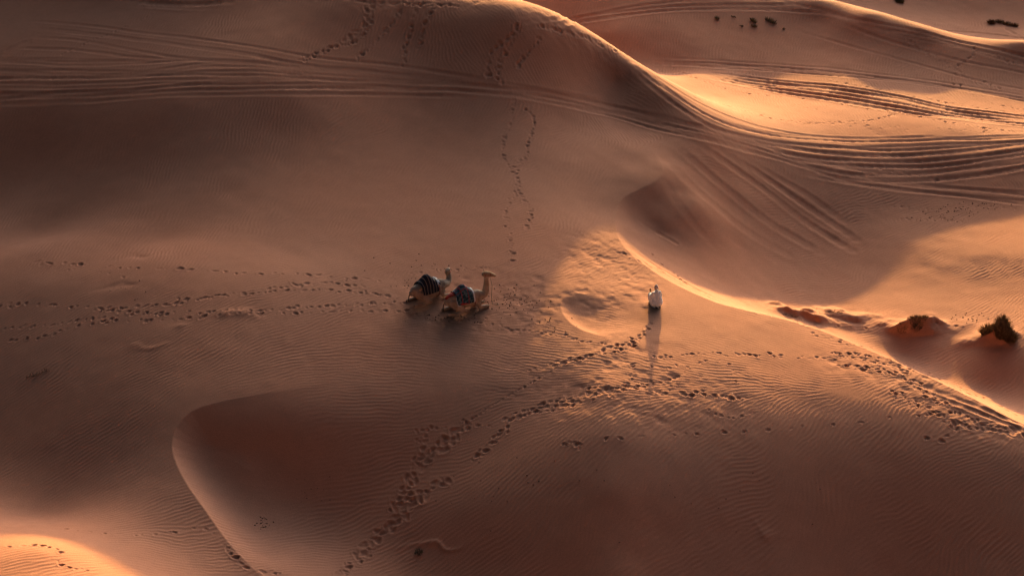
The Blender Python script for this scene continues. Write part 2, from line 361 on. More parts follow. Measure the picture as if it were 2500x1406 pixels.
TYRE = [  # (points, groove width m, depth m)
 ([(-60,253),(150,252),(300,241),(450,233),(700,231),(900,231),(1130,236)],.22,.06),
 ([(-60,246),(150,246),(300,236),(450,228),(700,226),(900,227)],.2,.04),
 ([(-60,240),(200,236),(350,224),(700,216),(950,218),(1150,223),(1300,240),(1450,268),(1600,304),(1800,356),(1950,402),(2100,447),(2300,472),(2560,505)],.24,.07),
 ([(-60,229),(150,226),(300,223),(450,209),(700,206),(1000,214),(1250,233),(1450,273),(1600,314),(1750,348),(1900,388),(2050,433),(2250,452),(2560,483)],.24,.07),
 ([(-60,216),(200,214),(400,205),(700,197),(1000,206),(1250,224),(1450,262),(1600,298)],.2,.05),
 ([(-60,205),(200,206),(400,198),(600,192),(900,199),(1150,209),(1350,230),(1550,270),(1700,300)],.2,.05),
 ([(-60,191),(200,190),(400,184),(550,182),(700,188),(950,200),(1200,213),(1400,243),(1550,280),(1700,312),(1850,354),(2000,394),(2150,417),(2300,414),(2560,378)],.24,.07),
 ([(-60,176),(150,183),(300,187),(450,167),(550,161),(700,166),(900,181),(1150,203),(1350,228),(1500,258)],.2,.05),
 ([(-60,166),(150,172),(300,176),(450,176),(620,174),(800,182),(1000,196)],.2,.05),
 ([(-60,151),(200,160),(330,156),(500,149),(700,160),(850,171),(1050,190)],.2,.06),
 ([(-60,146),(100,150),(250,152),(400,150)],.2,.05),
 ([(80,70),(250,85),(450,112),(600,131),(720,155),(850,176),(1050,197),(1250,219)],.2,.05),
 ([(60,92),(200,100),(350,128),(450,142),(600,150),(800,165)],.2,.05),
 ([(60,50),(250,68),(450,92),(600,112),(750,138),(1000,166),(1200,196)],.2,.045),
 ([(0,118),(180,122),(330,140),(520,146)],.2,.04),
 ([(-20,160),(30,130),(70,108)],.3,.09),
 ([(-20,140),(30,118),(55,104)],.3,.07),
 ([(300,4),(380,9),(470,12),(560,8)],.35,.12),([(290,14),(400,17),(500,18)],.3,.1),
 ([(1150,208),(1300,222),(1450,250),(1600,284),(1750,318),(1900,362),(2050,408),(2200,425),(2350,414),(2560,390)],.24,.07),
 ([(1150,214),(1300,231),(1450,261),(1600,296),(1750,333),(1900,378),(2050,424),(2200,440),(2380,430),(2560,402)],.24,.08),
 ([(1536,152),(1640,228),(1750,294),(1900,332),(2100,346),(2300,341),(2560,334)],.24,.07),
 ([(1530,156),(1620,234),(1730,304),(1880,352),(2050,362),(2250,354),(2560,344)],.24,.07),
 ([(1545,150),(1650,218),(1760,278),(1900,320),(2100,338),(2560,330)],.2,.05),
 ([(1560,160),(1700,266),(1850,320),(2050,337),(2300,334)],.2,.05),
 ([(1650,262),(1750,315),(1850,340),(2000,356),(2150,368),(2300,362),(2560,340)],.26,.09),
 ([(1740,186),(1900,205),(2060,221),(2200,243),(2330,271),(2560,298)],.42,.17),
 ([(1730,187),(1900,211),(2060,230),(2200,253),(2330,278),(2560,303)],.42,.17),
 ([(1720,188),(1890,217),(2050,239),(2190,262),(2330,284),(2560,309)],.42,.17),
 ([(1720,190),(1880,222),(2040,247),(2180,270),(2330,289),(2560,315)],.36,.13),
 ([(1600,150),(1800,159),(2000,173),(2150,190),(2300,209),(2560,252)],.24,.08),
 ([(1600,156),(1850,171),(2050,187),(2250,205),(2400,227),(2560,262)],.24,.08),
 ([(1850,346),(2000,371),(2150,381),(2300,373),(2560,345)],.3,.10),
 ([(1850,362),(2000,386),(2150,396),(2300,391),(2560,360)],.3,.11),
 ([(1880,378),(2050,403),(2200,409),(2350,399),(2560,368)],.3,.11),
 ([(1900,391),(2050,421),(2200,427),(2350,413),(2560,384)],.3,.10),
 ([(1950,413),(2100,440),(2250,441),(2400,426),(2560,396)],.3,.09),
 ([(1950,422),(2150,461),(2300,474),(2560,497)],.26,.07),
 ([(2000,428),(2150,447),(2350,462),(2560,472)],.26,.06),
 ([(1290,60),(1420,42),(1600,20),(1800,12),(1950,12)],.26,.08),([(1330,66),(1480,46),(1650,26),(1850,24),(2000,32),(2150,60),(2300,92),(2560,150)],.26,.08),
 ([(1380,50),(1560,14),(1700,2)],.26,.07),([(1900,0),(2020,28),(2150,70),(2300,100),(2560,170)],.26,.07),
 ([(1960,80),(2100,120),(2250,160),(2400,200),(2560,230)],.22,.05),
 ([(2060,60),(2200,110),(2350,150),(2560,190)],.22,.05),
 ([(2300,75),(2420,84),(2480,92),(2560,96)],.3,.08),([(2470,60),(2462,75),(2490,90)],.3,.08),
 ([(2250,955),(2330,986),(2400,1013),(2500,1052),(2560,1078)],.26,.08),([(2290,955),(2400,1000),(2500,1040),(2560,1066)],.26,.08),
 ([(1520,585),(1570,630),(1640,672),(1720,715),(1800,745)],.3,.05),
]
STREAK = [([(1650,352),(1760,450),(1880,545),(2000,615)],.5,.05),([(1700,352),(1850,455),(1980,550),(2080,610)],.42,.07),([(1770,372),(1900,455),(2010,530),(2090,585)],.42,.07),
 ([(1620,380),(1720,480),(1820,560),(1920,620)],.5,.035),([(1820,390),(1960,470),(2060,540)],.4,.04),([(1600,400),(1660,500),(1740,600)],.4,.025),([(1560,540),(1600,565),(1650,592)],.2,.06)]
FOOT = [ # points, scatter px, prints, size m, depth m
 ([(830,1406),(900,1335),(960,1275),(1000,1200),(1012,1150),(1060,1100),(1110,1060),(1150,1032)],20,125,.38,.085),
 ([(1090,1170),(1030,1210),(980,1260),(930,1300)],8,26,.42,.10),
 ([(1012,1050),(1040,1052),(1036,1075),(1015,1078)],9,16,.24,.07),
 ([(1040,1046),(1100,1043),(1180,1040),(1230,1048)],5,10,.26,.06),
 ([(1150,1024),(1210,985),(1260,955),(1330,915),(1385,880)],2,40,.17,.06),
 ([(1150,1120),(1200,1080),(1260,1022),(1340,985),(1420,968),(1500,950),(1600,938)],12,62,.30,.07),
 ([(1240,1020),(1320,1002),(1400,985),(1480,958)],9,26,.28,.08),
 ([(1360,888),(1395,880),(1460,862),(1500,848),(1560,822),(1592,790)],7,30,.30,.09),
 ([(1500,862),(1550,836),(1580,806)],6,12,.28,.09),
 ([(1290,905),(1350,890),(1400,875)],7,10,.28,.08),
 ([(1545,885),(1540,915),(1525,945),(1440,945)],6,16,.28,.085),
 ([(1600,935),(1650,920),(1670,908)],4,6,.3,.09),
 ([(1600,872),(1700,864),(1850,866),(1950,872),(2050,874),(2150,886)],8,42,.24,.07),
 ([(2030,865),(2100,870),(2180,892),(2230,905)],12,40,.24,.08),
 ([(2050,892),(2120,900),(2200,915),(2240,945)],12,36,.26,.08),
 ([(2210,905),(2260,960),(2330,1000),(2390,1030)],14,44,.26,.085),
 ([(2170,955),(2250,990),(2330,1030),(2440,1040)],14,40,.26,.085),
 ([(2270,915),(2350,955),(2430,990),(2500,1020)],8,22,.26,.08),
 ([(2330,1035),(2420,1045),(2500,1062)],12,24,.42,.12),
 ([(1670,965),(1710,958),(1760,968),(1815,970)],7,20,.30,.09),
 ([(1730,1000),(1780,1020),(1840,1005)],6,8,.24,.06),
 ([(1430,950),(1470,970),(1530,945),(1600,960),(1650,940)],12,30,.24,.06),
 ([(1600,900),(1680,890),(1760,885),(1800,925)],12,18,.22,.05),
 ([(1480,1072),(1650,1060),(1750,1056),(1870,1051),(2000,1038),(2080,1035),(2150,1020),(2260,1014)],3,17,.26,.07),
 ([(1380,1086),(1400,1080),(1420,1090)],7,9,.26,.08),
 ([(2260,1070),(2290,1080),(2330,1050)],4,4,.3,.07),
 ([(90,640),(150,642),(280,652),(400,656),(500,658),(600,668),(700,668),(780,673),(850,680),(925,684)],4,30,.34,.085),
 ([(100,648),(170,658),(250,664),(300,676)],3,8,.22,.05),
 ([(240,754),(330,750),(400,745),(500,728),(600,714),(700,698),(780,690),(850,692),(900,712),(960,728)],7,52,.30,.075),
 ([(430,730),(520,725),(600,718),(690,710),(780,706),(860,712),(930,720)],5,30,.27,.08),
 ([(-10,745),(100,742),(200,750),(300,757),(400,768)],8,30,.24,.06),
 ([(-10,802),(100,795),(200,782),(300,772),(400,766),(500,760),(640,756),(760,748),(900,742),(985,738)],6,60,.26,.06),
 ([(20,830),(100,822),(170,802),(280,783),(420,780),(560,768),(700,765),(850,760),(990,760)],5,44,.26,.07),
 ([(1255,240),(1250,285),(1238,322),(1226,368),(1232,386),(1262,440),(1263,468),(1240,500),(1235,540),(1250,600),(1252,640)],5,66,.27,.075),
 ([(1286,265),(1306,300),(1290,345),(1282,385),(1262,412),(1268,470),(1290,500),(1298,530),(1285,560)],4,58,.27,.075),
 ([(892,14),(895,40),(880,70),(838,100),(800,122),(765,138),(735,152)],6,50,.34,.11),
 ([(905,18),(900,60),(880,92),(845,112)],6,30,.34,.11),
 ([(980,26),(950,66),(915,105),(870,142)],4,36,.34,.11),
 ([(1012,26),(1000,78),(988,115),(985,158)],5,26,.34,.11),
 ([(1058,22),(1038,62),(1022,118)],5,24,.34,.11),
 ([(1270,62),(1250,88),(1218,108),(1196,138),(1188,168),(1195,190)],6,38,.34,.11),
 ([(1258,78),(1240,118),(1226,138),(1214,172),(1228,205)],5,30,.34,.11),
 ([(1322,88),(1305,112),(1282,138),(1262,166)],5,18,.34,.11),
 ([(1310,62),(1380,80),(1440,95),(1500,122)],7,50,.36,.10),
 ([(870,4),(960,8),(1060,12),(1120,14)],5,60,.36,.12),
 ([(1640,166),(1700,193),(1800,224),(1900,236),(2000,246),(2100,262),(2250,287),(2400,312),(2560,328)],3,60,.28,.09),
 ([(1700,240),(1790,262),(1870,286),(1960,300),(2050,300)],4,40,.28,.08),
 ([(1960,262),(2060,290),(2150,330)],3,24,.2,.06),([(2050,300),(2150,290),(2210,268)],4,22,.26,.08),
 ([(2020,198),(2200,230),(2350,258),(2560,290)],4,50,.26,.08),
 ([(2330,205),(2400,245),(2470,262),(2560,278)],6,40,.26,.08),
 ([(1900,296),(2050,305),(2250,315),(2560,325)],5,50,.24,.07),
 ([(2210,98),(2260,128),(2330,168),(2380,200),(2440,215)],6,44,.28,.08),
 ([(2370,105),(2380,130),(2340,165),(2330,195)],6,30,.28,.08),([(2400,120),(2460,150),(2540,165)],6,24,.28,.08),
 ([(375,34),(300,70),(222,100),(150,135)],2,22,.24,.07),
 ([(2150,500),(2250,510),(2400,505),(2560,512)],6,34,.2,.05),([(2180,538),(2280,535),(2350,540)],6,22,.2,.06),
 ([(2150,412),(2250,430),(2350,440),(2480,420)],8,26,.28,.07),
 ([(555,1336),(582,1368),(604,1386)],4,9,.30,.09),([(640,1396),(680,1400)],3,5,.3,.08),
 ([(15,1332),(60,1331),(110,1330),(150,1346),(142,1372),(180,1386),(212,1390)],3,16,.26,.08),
 ([(160,1290),(250,1300),(350,1305),(450,1296),(500,1288),(545,1326)],3,14,.24,.06),
 ([(1590,622),(1622,648),(1652,672),(1700,706),(1760,736),(1850,764),(1885,769)],4,26,.26,.08),
 ([(1500,610),(1560,640),(1620,668),(1680,700)],6,20,.3,.06),
 ([(1340,815),(1270,805),(1180,790)],9,22,.24,.05),([(1380,818),(1420,832),(1480,838)],4,8,.24,.07),
 ([(1225,700),(1290,740),(1330,790),(1250,810)],22,40,.18,.035),([(1000,668),(1080,662),(1200,652)],8,30,.2,.05),
 ([(990,770),(1080,785),(1200,770)],14,30,.2,.04),([(1950,792),(2050,800),(2150,802),(2250,800),(2350,800)],4,18,.26,.07),
 ([(1980,815),(2060,835),(2120,850)],5,12,.3,.07),
]
def make_detail():
    xs = (RX0+RS*np.arange(RNX)).astype(np.float32); ys = (RY0+RS*np.arange(RNY)).astype(np.float32)
    G = np.zeros((RNY, RNX), np.float32); D = np.zeros_like(G); Bm = np.zeros_like(G); FL = np.zeros_like(G)
    r = np.random.RandomState(11)
    def seg(p, q, wd, dp, bermh, flatw):
        R_ = wd*2.6+flatw
        x0 = int((min(p[0], q[0])-R_-RX0)/RS); x1 = int((max(p[0], q[0])+R_-RX0)/RS)+1
        y0 = int((min(p[1], q[1])-R_-RY0)/RS); y1 = int((max(p[1], q[1])+R_-RY0)/RS)+1
        x0, x1 = max(x0, 0), min(x1, RNX); y0, y1 = max(y0, 0), min(y1, RNY)
        if x1 <= x0 or y1 <= y0: return
        X = xs[None, x0:x1]; Y = ys[y0:y1, None]
        dx, dy = q[0]-p[0], q[1]-p[1]; l2 = dx*dx+dy*dy+1e-9
        t = np.clip(((X-p[0])*dx+(Y-p[1])*dy)/l2, 0, 1)
        d = np.hypot(X-p[0]-t*dx, Y-p[1]-t*dy)
        s = (slice(y0, y1), slice(x0, x1))
        np.maximum(D[s], dp*np.exp(-(d/(wd*.62))**4), out=D[s])
        if bermh: np.maximum(Bm[s], bermh*np.exp(-((d-wd*1.05)/(wd*.35))**2), out=Bm[s])
        if flatw: np.maximum(FL[s], np.exp(-(d/(wd+flatw))**4), out=FL[s])
    def world(pts, n=10, jit=0):
        P = spline(pts, n)
        if jit: P = P+r.randn(len(P), 2)*jit
        x, y, z = unproj(zg, P[:, 0], P[:, 1]); return np.c_[x, y]
    def path(pts, wd, dp, berm, flatw, wob=.05):
        W = world(pts)
        L = np.r_[0, np.cumsum(np.hypot(*np.diff(W, axis=0).T))]
        n = max(int(L[-1]/.6), 2); s = np.linspace(0, L[-1], n)
        Q = np.c_[np.interp(s, L, W[:, 0]), np.interp(s, L, W[:, 1])]
        ph = r.rand()*99
        Q[:, 1] += wob*np.interp(s, np.arange(0, L[-1]+4, 2.), r.randn(len(np.arange(0, L[-1]+4, 2.))))
        am = .75+.35*np.interp(s, np.arange(0, L[-1]+3, 1.5), r.rand(len(np.arange(0, L[-1]+3, 1.5)))*2-1)
        fade = np.clip(np.minimum(s, L[-1]-s)/2.0, .15, 1)
        for i in range(n-1):
            if abs(Q[i+1,1]-Q[i,1]) > 4: continue
            seg(Q[i], Q[i+1], wd, dp*am[i]*fade[i], dp*.35*am[i]*fade[i], flatw)
    for pts, wd, dp in TYRE: path(pts, wd, dp*(.6 if pts[0][0] < 300 and pts[-1][0] < 2000 else .75), .35, .25)
    # a few more faint ruts beside the main ones
    for k in range(26):
        pts, wd, dp = TYRE[r.randint(len(TYRE)-4)]
        o = r.uniform(-9, 9); path([(a_, b_+o) for a_, b_ in pts], wd*r.uniform(.6, 1), dp*r.uniform(.3, .7), .3, .1)
    for pts, wd, dp in STREAK: path(pts, wd, dp*.6, .2, .1, .10)
    G += -D+Bm; D[:] = 0; Bm[:] = 0
    # footprints: dished ovals with a pushed up rim, scattered along each trail
    for pts, sc, n, sz, dp in FOOT:
        P = spline(pts, 12); L = np.r_[0, np.cumsum(np.hypot(*np.diff(P, axis=0).T))]
        s = np.linspace(0, L[-1], n)+r.randn(n)*L[-1]/n*.28; s = np.clip(s, 0, L[-1])
        side = np.where(np.arange(n) % 2, 1, -1)*sc*.35
        qx = np.interp(s, L, P[:, 0]); qy = np.interp(s, L, P[:, 1])
        tx = np.gradient(qx)+1e-6; ty = np.gradient(qy); tl = np.hypot(tx, ty)
        qx = qx - ty/tl*side + r.randn(n)*sc*.45; qy = qy+(tx/tl*side+r.randn(n)*sc*.45)*.6
        x, y, z = unproj(zg, qx, qy); th0 = np.arctan2(np.gradient(y), np.gradient(x)+1e-6)
        for i in range(n):
            a_ = sz*r.uniform(.22, .52); b_ = a_*r.uniform(.45, .9); th = th0[i]+r.randn()*.6; dpi = dp*r.uniform(.3, .85)*(a_/(.4*sz))**.7
            if r.rand() < .15: a_ *= 1.6; b_ *= .7; dpi *= .6
            R_ = a_*2.3
            x0 = int((x[i]-R_-RX0)/RS); x1 = int((x[i]+R_-RX0)/RS)+1; y0 = int((y[i]-R_-RY0)/RS); y1 = int((y[i]+R_-RY0)/RS)+1
            if x0 < 0 or y0 < 0 or x1 >= RNX or y1 >= RNY: continue
            X = xs[None, x0:x1]-x[i]; Y = ys[y0:y1, None]-y[i]
            u = (X*math.cos(th)+Y*math.sin(th))/a_; v = (-X*math.sin(th)+Y*math.cos(th))/b_
            q = np.sqrt(u*u+v*v)*(1+.12*np.sin(3*np.arctan2(v, u)+i))
            s_ = (slice(y0, y1), slice(x0, x1))
            np.maximum(D[s_], dpi*np.exp(-q**3.2)*(1+.35*u*(q < 1)), out=D[s_])
            np.maximum(Bm[s_], dpi*.38*np.exp(-((q-1.32)/.32)**2), out=Bm[s_])
            np.maximum(FL[s_], .8*np.exp(-(q/1.6)**4), out=FL[s_])
    G += -D+Bm
    # trampled, lumpy sand
    Xc, Yc = np.meshgrid(xs[::5], ys[::5])
    def blobs(lst, soft=1.0):
        o = 0
        for px, py, rx, ry in lst:
            bx, by, _ = unproj(zg, px, py)
            o = np.maximum(o, np.exp(-(((Xc-bx[0])/rx)**2+((Yc-by[0])/ry)**2)**1.5))
        return o
    tr = blobs([(1480,640,2.2,3.2),(1450,730,1.6,2.),(1550,700,1.5,2.5),(1100,740,3.2,2.6),(1290,740,1.8,2.8),(1560,950,5,2.5),(2300,960,2.6,2.6),(2450,1050,2.2,1.2),(2160,900,3,1.5),(1520,860,2.0,2.0),(990,10,5,1.2),(1400,85,4,1.5)])
    smoothm = blobs([(1560,520,1.6,5),(1650,560,2.6,6),(1720,640,3.0,4.0),(1650,450,2.6,3.),(1800,560,2.0,5),(1570,440,1.5,3),(480,1060,2.0,2.6),(540,1150,2.4,2.6),(600,1060,3.4,2.4),(620,1230,2.0,2.2),(660,1150,2.2,2.6),(1400,760,.9,1.4),(1700,270,1.6,4),(1650,690,1.6,.8),(1900,760,3,.6),(1720,740,2,.7),(1650,200,2,3),(2060,960,1,.5),(1090,965,.9,.5)])
    amp = np.clip(1-smoothm*1.05, 0, 1)*(.78+.22*noise2(Xc, Yc, 2.6, 44, 2)).clip(.25, 1.25)
    up = lambda Z_: np.repeat(np.repeat(Z_, 5, 0), 5, 1)[:RNY, :RNX].astype(np.float32)
    # bilinear upsample through running mean
    def upsm(Z_):
        iy = np.arange(RNY)/5; ix = np.arange(RNX)/5
        y0 = np.minimum(iy.astype(int), Z_.shape[0]-2); x0 = np.minimum(ix.astype(int), Z_.shape[1]-2)
        fy = np.clip(iy-y0, 0, 1)[:, None]; fx = np.clip(ix-x0, 0, 1)[None]
        return ((Z_[y0][:, x0]*(1-fx)+Z_[y0][:, x0+1]*fx)*(1-fy)+(Z_[y0+1][:, x0]*(1-fx)+Z_[y0+1][:, x0+1]*fx)*fy).astype(np.float32)
    ampf = upsm(amp); trf = upsm(tr)
    X, Y = np.meshgrid(xs, ys)
    CH = 425
    for k in range(0, RNY, CH):
        s_ = slice(k, k+CH)
        rip = ripple_field(X[s_], Y[s_])
        G[s_] += RIP_H*(1+.6*smooth((Y[s_]-80)/15))*rip*ampf[s_]*(1-.85*FL[s_])*(1-.25*trf[s_])
        lum = noise2(X[s_], Y[s_], .42, 61, 2)
        G[s_] += (.012*trf[s_])*(lum-.35*np.abs(lum)*1.)
        G[s_] += .006*noise2(X[s_], Y[s_], 1.3, 62, 2)
    return G
RIP_H = .0105
DG = make_detail()
def detail(x, y):
    fx = (x-RX0)/RS; fy = (y-RY0)/RS
    ok = (fx > 0) & (fx < RNX-2) & (fy > 0) & (fy < RNY-2)
    fx = np.clip(fx, 0, RNX-2.001); fy = np.clip(fy, 0, RNY-2.001)
    ix = fx.astype(np.int32); iy = fy.astype(np.int32); tx = fx-ix; ty = fy-iy
    v = (DG[iy, ix]*(1-tx)+DG[iy, ix+1]*tx)*(1-ty)+(DG[iy+1, ix]*(1-tx)+DG[iy+1, ix+1]*tx)*ty
    return np.where(ok, v, 0)
def ztop(x, y):
    x = np.atleast_1d(np.asarray(x, float)); y = np.atleast_1d(np.asarray(y, float))
    return zmac(x, y)+detail(x, y)
#@@END@@
# ------------------------------------------------------------------ the sand sheet
def axis(lo, hi, n, ext_lo, ext_hi, g=1.35):
    c = np.linspace(lo, hi, n); h = c[1]-c[0]; up = []; s = h; v = hi
    while v < ext_hi: s *= g; v += s; up.append(v)
    dn = []; s = h; v = lo
    while v > ext_lo: s *= g; v -= s; dn.append(v)
    return np.r_[dn[::-1], c, up]
U = axis(-.325, .325, int(1250*DETAIL), -4, 4, 1.12)
# rows: constant spacing in the tilt of the line of sight, so the sheet is finer where it is nearer
tn = np.linspace(math.tan(math.radians(36.5)), math.tan(math.radians(14.6)), int(1250*DETAIL))
rows = 37.5/tn
near = []; s = .1; v = rows[0]
while v > -250: s *= 1.12; v -= s; near.append(v)
far_ = []; s = rows[-1]-rows[-2]; v = rows[-1]
while v < 1600: s *= 1.12; v += s; far_.append(v)
R = np.r_[near[::-1], rows, far_]
YY, UU = np.meshgrid(R, U, indexing='ij')
XX = UU*np.sqrt(YY**2+30**2)
ZZ = zmac(XX, YY)
ZZ = ZZ + detail(XX, YY)
def grid_mesh(name, X, Y, Z):
    nr, nc = X.shape; n = nr*nc
    me = bpy.data.meshes.new(name)
    co = np.empty((n, 3), np.float32); co[:, 0] = X.ravel(); co[:, 1] = Y.ravel(); co[:, 2] = Z.ravel()
    idx = np.arange(n, dtype=np.int32).reshape(nr, nc)
    q = np.stack([idx[:-1, :-1], idx[:-1, 1:], idx[1:, 1:], idx[1:, :-1]], -1).reshape(-1, 4)
    me.vertices.add(n); me.vertices.foreach_set('co', co.ravel())
    me.loops.add(q.size); me.loops.foreach_set('vertex_index', q.ravel())
    me.polygons.add(len(q)); me.polygons.foreach_set('loop_start', np.arange(0, q.size, 4, dtype=np.int32))
    me.polygons.foreach_set('use_smooth', np.ones(len(q), bool))
    me.update(calc_edges=True); return me
sand_me = grid_mesh('sand_dunes', XX, YY, ZZ)
sand = bpy.data.objects.new('sand_dunes', sand_me); COL.objects.link(sand)
sand['kind'] = 'structure'

def newmat(name):
    m = bpy.data.materials.new(name); m.use_nodes = True
    return m, m.node_tree.nodes, m.node_tree.links, m.node_tree.nodes['Principled BSDF']
#@@OBJ@@
# ------------------------------------------------------------------ sand material
m, N, L, bs = newmat('sand')
bs.inputs['Roughness'].default_value = 1.0; bs.inputs['Specular IOR Level'].default_value = 0.08
gm = N.new('ShaderNodeNewGeometry')
def noise_node(scale, detail_=4, rough=.6, vec=None):
    n = N.new('ShaderNodeTexNoise'); n.inputs['Scale'].default_value = scale; n.inputs['Detail'].default_value = detail_; n.inputs['Roughness'].default_value = rough
    L.new(vec or gm.outputs['Position'], n.inputs['Vector']); return n
n1 = noise_node(.09, 5); n2 = noise_node(1.3, 6, .7); n3 = noise_node(22, 3, .7); n4 = noise_node(90, 2, .8)
r1 = N.new('ShaderNodeValToRGB'); r1.color_ramp.elements[0].position = .36; r1.color_ramp.elements[1].position = .66
r1.color_ramp.elements[0].color = (.525, .216, .126, 1); r1.color_ramp.elements[1].color = (.50, .224, .138, 1)
L.new(n1.outputs['Fac'], r1.inputs['Fac'])
def mulby(colsock, facsock, lo, hi):
    mr = N.new('ShaderNodeMapRange'); mr.inputs['From Min'].default_value = .25; mr.inputs['From Max'].default_value = .75
    mr.inputs['To Min'].default_value = lo; mr.inputs['To Max'].default_value = hi; L.new(facsock, mr.inputs['Value'])
    v = N.new('ShaderNodeVectorMath'); v.operation = 'SCALE'; L.new(colsock, v.inputs[0]); L.new(mr.outputs[0], v.inputs['Scale']); return v.outputs[0]
c = mulby(r1.outputs['Color'], n2.outputs['Fac'], .93, 1.07)
c = mulby(c, n3.outputs['Fac'], .86, 1.14)
c = mulby(c, n4.outputs['Fac'], .82, 1.18)
L.new(c, bs.inputs['Base Color'])
bp = N.new('ShaderNodeBump'); bp.inputs['Strength'].default_value = .5; bp.inputs['Distance'].default_value = .012
L.new(n3.outputs['Fac'], bp.inputs['Height']); L.new(bp.outputs[0], bs.inputs['Normal'])
sand_me.materials.clear(); sand_me.materials.append(m)

# ------------------------------------------------------------------ helpers for the things on the sand
import bmesh
def tag(o, label, cat, group=None):
    o['label'] = label; o['category'] = cat
    if group: o['group'] = group
def empty(name, loc, rz=0, rx=0, ry=0):
    o = bpy.data.objects.new(name, None); COL.objects.link(o); o.location = loc; o.rotation_euler = (rx, ry, rz); o.empty_display_size = .3; return o
def link(name, me, mat, parent=None, smooth_=True):
    o = bpy.data.objects.new(name, me); COL.objects.link(o)
    me.materials.append(mat)
    if smooth_ and len(me.polygons): me.polygons.foreach_set('use_smooth', [True]*len(me.polygons))
    if parent: o.parent = parent
    return o
class Loft:
    """rings of elliptical cross section strung along paths, closed at both ends"""
    def __init__(s): s.v = []; s.f = []
    def tube(s, pts, seg=14, up=(0, 0, 1)):
        # pts: (x, y, z, r) or (x, y, z, rside, rup)
        P = [Vector(p[:3]) for p in pts]; Rr = [(p[3], p[4] if len(p) > 4 else p[3]) for p in pts]
        # rounded ends
        t0 = (P[0]-P[1]).normalized(); t1 = (P[-1]-P[-2]).normalized()
        r0, r1_ = min(Rr[0]), min(Rr[-1])
        P = [P[0]+t0*r0*.9, P[0]+t0*r0*.6]+P+[P[-1]+t1*r1_*.6, P[-1]+t1*r1_*.9]
        Rr = [(Rr[0][0]*.35, Rr[0][1]*.35), (Rr[0][0]*.8, Rr[0][1]*.8)]+Rr+[(Rr[-1][0]*.8, Rr[-1][1]*.8), (Rr[-1][0]*.35, Rr[-1][1]*.35)]
        n0 = len(s.v); up = Vector(up)
        for i, p in enumerate(P):
            t = (P[min(i+1, len(P)-1)]-P[max(i-1, 0)]).normalized()
            u = up if abs(t.dot(up)) < .93 else Vector((1, 0, 0))
            a_ = t.cross(u).normalized(); b_ = a_.cross(t).normalized()
            for k in range(seg):
                th = 2*math.pi*k/seg
                s.v.append(p+a_*math.cos(th)*Rr[i][0]+b_*math.sin(th)*Rr[i][1])
        for i in range(len(P)-1):
            for k in range(seg):
                q = n0+i*seg; k2 = (k+1) % seg
                s.f.append((q+k, q+k2, q+seg+k2, q+seg+k))
        s.f.append(tuple(n0+k for k in range(seg))[::-1]); e_ = n0+(len(P)-1)*seg; s.f.append(tuple(e_+k for k in range(seg)))
        return s
    def ball(s, c_, r):
        c_ = Vector(c_); return s.tube([(c_.x-r[0]*.75, c_.y, c_.z, r[1]*.62, r[2]*.62), (c_.x-r[0]*.35, c_.y, c_.z, r[1]*.93, r[2]*.93), (c_.x, c_.y, c_.z, r[1], r[2]), (c_.x+r[0]*.35, c_.y, c_.z, r[1]*.93, r[2]*.93), (c_.x+r[0]*.75, c_.y, c_.z, r[1]*.62, r[2]*.62)])
    def mesh(s, name):
        me = bpy.data.meshes.new(name); me.from_pydata([tuple(v) for v in s.v], [], s.f)
        bm = bmesh.new(); bm.from_mesh(me); bmesh.ops.recalc_face_normals(bm, faces=bm.faces); bm.to_mesh(me); bm.free(); return me
def skin(o, voxel, it=4):
    r = o.modifiers.new('Remesh', 'REMESH'); r.mode = 'VOXEL'; r.voxel_size = voxel; r.use_smooth_shade = True
    q = o.modifiers.new('Smooth', 'SMOOTH'); q.factor = .5; q.iterations = it
def coatmat(name, c1, c2, scale=6, rough=.9, bump=.3, dark_low=None):
    m, N_, L_, b_ = newmat(name); b_.inputs['Roughness'].default_value = rough; b_.inputs['Specular IOR Level'].default_value = .15
    tc_ = N_.new('ShaderNodeTexCoord'); n_ = N_.new('ShaderNodeTexNoise'); n_.inputs['Scale'].default_value = scale; n_.inputs['Detail'].default_value = 6
    L_.new(tc_.outputs['Object'], n_.inputs['Vector'])
    rp = N_.new('ShaderNodeValToRGB'); rp.color_ramp.elements[0].position = .35; rp.color_ramp.elements[1].position = .65
    rp.color_ramp.elements[0].color = (*c1, 1); rp.color_ramp.elements[1].color = (*c2, 1)
    L_.new(n_.outputs['Fac'], rp.inputs['Fac']); L_.new(rp.outputs[0], b_.inputs['Base Color'])
    if bump:
        bp_ = N_.new('ShaderNodeBump'); bp_.inputs['Strength'].default_value = bump; bp_.inputs['Distance'].default_value = .02
        n5 = N_.new('ShaderNodeTexNoise'); n5.inputs['Scale'].default_value = scale*5; L_.new(tc_.outputs['Object'], n5.inputs['Vector'])
        L_.new(n5.outputs['Fac'], bp_.inputs['Height']); L_.new(bp_.outputs[0], b_.inputs['Normal'])
    return m
def ground(px, py):
    x, y, z = unproj(zg, px, py); x, y = float(x[0]), float(y[0]); return x, y, float(ztop(x, y)[0])

